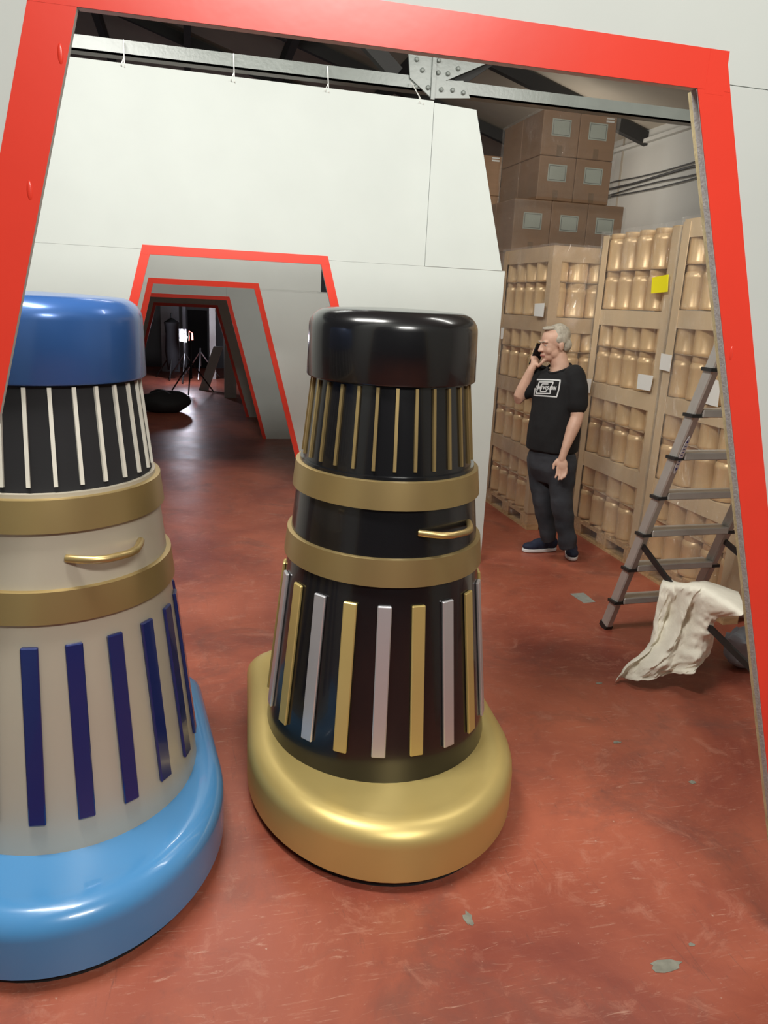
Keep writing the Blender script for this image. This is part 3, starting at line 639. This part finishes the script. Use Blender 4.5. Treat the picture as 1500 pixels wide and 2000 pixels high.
for s_ in (-1, 1):
    body.ellipsoid(hp(s_*.036, .058, -.032), (.024, .022, .028), ax3, 14, 8)    # cheek
    body.ellipsoid(hp(s_*.031, .080, .026), (.026, .012, .008), ax3, 14, 8)     # brow
    body.ellipsoid(hp(s_*.013, .098, -.028), (.010, .010, .009), ax3, 10, 6)    # nostril wing
    body.ellipsoid(hp(s_*.076, -.012, -.012), (.009, .019, .032), ax3, 14, 10)   # ear
    body.ellipsoid(hp(s_*.082, -.018, -.004), (.006, .014, .022), ax3, 12, 8)
    body.ellipsoid(hp(s_*.044, .016, -.052), (.020, .040, .036), ax3, 14, 8)     # jaw corner
chain(body, [(hp(0, .086, .016), .009), (hp(0, .100, -.010), .011), (hp(0, .108, -.026), .013)], 12)
body.ellipsoid(hp(0, .089, -.056), (.026, .012, .007), ax3, 14, 8)           # upper lip mound
body.ellipsoid(hp(0, .086, -.069), (.022, .011, .007), ax3, 14, 8)           # lower lip
nb = mp_(1094, 716, .0)
chain(body, [(hp(0, -.018, -.05), .058), (nb, .062), (nb-zv*.06, .075)], 18)
loft(body, [(nb-zv*.03, .065, .055), (mp_(1092, 735), .12, .07), (mp_(1089, 765), .165, .10), (mp_(1085, 820), .155, .115), (mp_(1080, 880), .15, .11), (mp_(1077, 905), .14, .10)], lb, fb)
chain(body, [(shL-lb*.035-zv*.02, .045), (shL.lerp(elL, .55), .045), (elL, .043), (elL.lerp(wrL, .35), .043), (wrL, .027), (haL, .024)], 16)
chain(body, [(shR+lb*.035-zv*.02, .045), (shR.lerp(elR, .55), .044), (elR, .040), (elR.lerp(wrR, .35), .041), (wrR, .027), (haR, .024)], 16)
for h_, k_, a_ in ((hipR, knR, anR), (hipL, knL, anL)): chain(body, [(h_, .075), (k_, .052), (k_.lerp(a_, .35), .050), (k_.lerp(a_, .72), .034)], 14)
# hanging left hand: palm, four fingers, thumb
hd_ = (mp_(1098, 921, -.23)-haL).normalized(); hs = rv; hn = hd_.cross(hs)
pc = haL+hd_*.030
body.ellipsoid(pc, (.040, .017, .048), (hs, hn, hd_), 16, 10)
for k, (o_, ln) in enumerate(((-.030, .066), (-.010, .078), (.010, .074), (.029, .058))):
    b0 = pc+hs*o_+hd_*.030; b1 = b0+hd_*ln*.55-rv*.004; b2 = b1+hd_*ln*.45-rv*.012+hn*.006
    chain(body, [(b0, .0095), (b1, .009), (b2, .0075)], 8)
b0 = pc-hs*.030-hd_*.020; chain(body, [(b0, .012), (b0-hs*.022+hd_*.028, .0105), (b0-hs*.026+hd_*.056, .0085)], 8)
# right hand round the phone
phd = (mp_(1062, 670, .0)-mp_(1047, 708, .0)).normalized()            # phone's long axis, up toward the ear
ph_c = mp_(1049, 694, .03); ph_n = (-rv*.62+dv*.78); ph_n = (ph_n-phd*ph_n.dot(phd)).normalized(); ph_s = phd.cross(ph_n)
pc2 = mp_(1045, 708, .02)
pd = (phd*.8-rv*.2+zv*.3).normalized()
body.ellipsoid(pc2, (.036, .019, .044), (ph_s, ph_n, pd), 16, 10)
for k, (o_, ln) in enumerate(((-.028, .058), (-.010, .068), (.009, .068), (.028, .056))):
    b0 = pc2+ph_s*o_+pd*.02+ph_n*.006; b1 = ph_c+ph_n*.020+ph_s*(o_*.9)+phd*(.01+.012*k-.03); b2 = b1+ph_n*.001+phd*ln*.55
    chain(body, [(b0, .0105), (b1, .0095), (b2, .008)], 8)
tb = mp_(1052, 715, -.03); chain(body, [(pc2-ph_n*.01, .013), (tb, .0115), (mp_(1058, 709, -.045), .0105), (mp_(1062, 704, -.045), .0085)], 8)
bo = remeshed('body', body, 'skin', mn, .0045, 7, .5)
# face details
for s_ in (-1, 1):
    e = MB(); e.ellipsoid(hp(s_*.031, .076, .004), (.0115, .0085, .0042), ax3, 14, 8); eo = e.build('eye', 'eye_white', mn, True)
    MB().ellipsoid(hp(s_*.031+.001, .0835, .004), (.0052, .0025, .0040), ax3, 10, 6).build('iris', 'eye_dark', eo, True)
    chain(br := MB(), [(hp(s_*.012, .094, .025), .0042), (hp(s_*.032, .092, .031), .0045), (hp(s_*.052, .076, .025), .003)], 8); br.build('eyebrow', 'hair', mn, True)
lp_ = MB(); chain(lp_, [(hp(-.024, .088, -.063), .0035), (hp(0, .1005, -.061), .0052), (hp(.024, .088, -.063), .0035)], 8); lp_.build('lips', 'lip', mn, True)
# hair: receding, swept back, fuller at the sides and nape
hr = MB()
hr.ellipsoid(hp(0, -.035, .052), (.076, .082, .078), ax3, 24, 16)
for s_ in (-1, 1):
    hr.ellipsoid(hp(s_*.052, -.026, .030), (.034, .056, .046), ax3, 18, 12)
    hr.ellipsoid(hp(s_*.048, -.062, -.010), (.032, .040, .050), ax3, 16, 10)
hr.ellipsoid(hp(0, -.080, -.005), (.058, .034, .070), ax3, 20, 12)
hr.ellipsoid(hp(0, .030, .108), (.045, .045, .014), ax3, 16, 10)
ho = remeshed('hair', hr, 'hair', mn, .005, 3)
displace(ho, lambda q: .004*noise.noise(Vector((q.dot(lh)*90, q.dot(ft)*25, q.z*25))))
# t-shirt
sh = MB()
hemL = mp_(1072, 880)
loft(sh, [(mp_(1094, 722), .095, .075), (mp_(1094, 729), .155, .095), (mp_(1091, 745), .185, .118), (mp_(1089, 770), .178, .130), (mp_(1086, 800), .172, .142), (mp_(1083, 830), .175, .155), (mp_(1080, 855), .178, .158), (mp_(1078, 878), .178, .155)], lb, fb)
chain(sh, [(shL-lb*.03, .075), (shL.lerp(elL, .35), .072), (shL.lerp(elL, .68), .070)], 16)
chain(sh, [(shR+lb*.03, .072), (shR.lerp(elR, .35), .070), (shR.lerp(elR, .62), .066)], 16)
so_ = remeshed('t_shirt', sh, 'tshirt', mn, .006, 8)
bm = bmesh.new(); bm.from_mesh(so_.data)           # open neck: drop faces round the neck, above the collar line
kill = [f_ for f_ in bm.faces if (f_.calc_center_median()-(nb+fb*.012)).dot(lb)**2/.078**2+(f_.calc_center_median()-(nb+fb*.012)).dot(fb)**2/.074**2 < 1 and f_.calc_center_median().z > nb.z-.085]
bmesh.ops.delete(bm, geom=kill, context='FACES'); bm.to_mesh(so_.data); bm.free()
displace(so_, lambda q: .006*(noise.noise(Vector((q.x*9, q.y*9, q.z*5)))+.5*noise.noise(Vector((q.x*22, q.y*22, q.z*11)))))
col_ = MB(); pts = []
for k in range(33):
    an = 2*math.pi*k/32; pts.append(nb+fb*.012+lb*(.079*math.cos(an))+fb*(.075*math.sin(an))+zv*(-.012-.030*math.sin(an)+.012*abs(math.cos(an))))
col_.tube(pts, .008, 8).build('collar', 'tshirt', so_, True)
# print on the chest, laid onto the cloth
so_.data.update(); bvh = BVHTree.FromPolygons([v_.co.copy() for v_ in so_.data.vertices], [tuple(p_.vertices) for p_ in so_.data.polygons])
def onto(px, py, off=.002):
    q = mp_(px, py, 0); d_ = (q+MB0-O).normalized(); h_ = bvh.ray_cast(q-d_*1.0, d_)
    return (h_[0]-d_*off) if h_[0] else q-dv*.15
def stroke(pts, wpx, name='print'):
    v = []; f = []
    dense = []
    for i in range(len(pts)-1):
        for k in range(6): dense.append(Vector(pts[i]).lerp(Vector(pts[i+1]), k/6))
    dense.append(Vector(pts[-1]))
    for i, p_ in enumerate(dense):
        t = (dense[min(i+1, len(dense)-1)]-dense[max(i-1, 0)]).normalized(); nn = Vector((-t.y, t.x))*wpx/2
        for s2 in (-1, 1): q = p_+nn*s2; v.append(onto(q.x, q.y))
    for i in range(len(dense)-1): f.append((2*i, 2*i+1, 2*i+3, 2*i+2))
    return MB().add(v, f).build(name, 'print', so_)
Z = lambda a, b_: (1035+a/21.43, 730+b_/21.43)
stroke([Z(290, 245), Z(800, 250), Z(1270, 275), Z(1210, 640), Z(1120, 970), Z(600, 930), Z(170, 905), Z(215, 600)], 2.6)
stroke([Z(270, 800), Z(390, 345), Z(980, 350), Z(930, 480), Z(850, 640), Z(840, 830), Z(500, 825), Z(250, 815)], 2.2)
stroke([Z(770, 430), Z(520, 425), Z(440, 560), Z(440, 745), Z(660, 745), Z(720, 640)], 2.0)
LET = {'U': [[(0, 1), (0, .25), (.3, 0), (.65, .1), (.7, 1)]], 'N': [[(0, 0), (0, 1), (.65, 0), (.65, 1)]], 'I': [[(.1, 0), (.1, 1)]], 'V': [[(0, 1), (.3, 0), (.65, 1)]], 'S': [[(.6, .9), (.1, .9), (.05, .55), (.55, .45), (.5, .1), (0, .1)]], 'O': [[(.1, .1), (.05, .85), (.55, .9), (.6, .15), (.1, .1)]]}
x_ = 232
for ch in 'UNIVISION':
    for st_ in LET[ch]:
        stroke([Z(x_+a*118+b_*48, 650+(x_-232)*.035-b_*150) for a, b_ in st_], 1.5, 'print_letter')
    x_ += 62 if ch == 'I' else 112
# jeans
jn = MB()
loft(jn, [(mp_(1079, 868), .150, .125), (mp_(1078, 890), .165, .138), (mp_(1077, 915), .166, .132), (mp_(1077, 940), .150, .10)], lb, fb)
chain(jn, [(hipR, .098), (hipR.lerp(knR, .5), .088), (knR, .073), (knR.lerp(anR, .5), .064), (anR, .056)], 18, False)
chain(jn, [(hipL, .100), (hipL.lerp(knL, .5), .092), (knL, .077), (knL.lerp(anL, .5), .067), (anL, .058)], 18, False)
jo = remeshed('jeans', jn, 'jeans', mn, .0065, 6)
displace(jo, lambda q: (.006+.010*max(0, 1-q.z/.45))*noise.noise(Vector((q.x*8, q.y*8, q.z*14))))
# shoes
def shoe(heel, toe, width):
    heel = Vector((heel.x, heel.y, 0)); toe = Vector((toe.x, toe.y, 0)); ax_ = (toe-heel).normalized(); ln = .275; sd_ = zv.cross(ax_)
    up_ = MB(); c0 = heel+ax_*.045
    up_.ellipsoid(c0+zv*.062, (.050, .040, .050), (ax_, sd_, zv), 16, 10); up_.ellipsoid(heel+ax_*.13+zv*.055, (.085, .044, .046), (ax_, sd_, zv), 18, 10)
    up_.ellipsoid(heel+ax_*(ln-.075)+zv*.042, (.075, .046, .030), (ax_, sd_, zv), 18, 10); chain(up_, [(c0+ax_*.01+zv*.07, .042), (c0+ax_*.014+zv*.115, .040)], 14)
    u_ = remeshed('shoe', up_, 'shoe_navy', mn, .005, 5)
    sl = []; n = 28
    for k in range(n):
        an = 2*math.pi*k/n; x = math.cos(an); y = math.sin(an)
        wd = .046 if x > 0 else .040
        sl.append(heel+ax_*(ln/2+ln/2*math.copysign(abs(x)**.75, x))+sd_*(wd*math.copysign(abs(y)**.8, y))+zv*.003)
    MB().prism_dir(sl, (0, 0, .024)).build('sole', 'shoe_sole', u_, True, .004)
    for i in range(5):
        q = heel+ax_*(.105+.022*i)+zv*(.103-.011*i); MB().tube([q-sd_*.026-zv*.008, q+zv*.002, q+sd_*.026-zv*.008], .0035, 6).build('lace', 'lace', u_, True)
for h_, t_ in ((on_ground(1086, 1075), on_ground(1012, 1078)), (on_ground(1112, 1074), on_ground(1121, 1110))):
    g0 = h_-MB0; g1 = t_-MB0; shoe(g0, g1, .09)
# phone in an opened flip case: held, so a thing of its own
po = thing('phone', 'dark phone in an open gold flip case held to the man\'s face', 'phone', tuple(MB0+ph_c))
axp = (ph_s, ph_n, phd)
def slab(a, b_, name, m_, A=axp, off=Vector((0, 0, 0))):
    c_ = [off+A[0]*x+A[1]*y+A[2]*z for x, y, z in ((a[0], a[1], a[2]), (b_[0], a[1], a[2]), (b_[0], b_[1], a[2]), (a[0], b_[1], a[2]), (a[0], a[1], b_[2]), (b_[0], a[1], b_[2]), (b_[0], b_[1], b_[2]), (a[0], b_[1], b_[2]))]
    return MB().add(c_, [(0, 3, 2, 1), (4, 5, 6, 7), (0, 1, 5, 4), (1, 2, 6, 5), (2, 3, 7, 6), (3, 0, 4, 7)]).build(name, m_, po, bevel=.002)
slab((-.037, -.004, -.072), (.037, .004, .078), 'handset', 'phone_glass'); slab((-.039, .0045, -.074), (.039, .0085, .080), 'case_back', 'gold_case')
e0 = mp_(1056, 668, .05)-ph_c; e1 = mp_(1026, 704, .05)-ph_c
la = (e1-e0); ls = la.normalized(); ln_ = (dv-ls*dv.dot(ls)).normalized(); lt = ls.cross(ln_)
slab((0, -.004, -.002), (la.length, .070, .002), 'case_flap', 'gold_case', (ls, ln_, lt), e0)
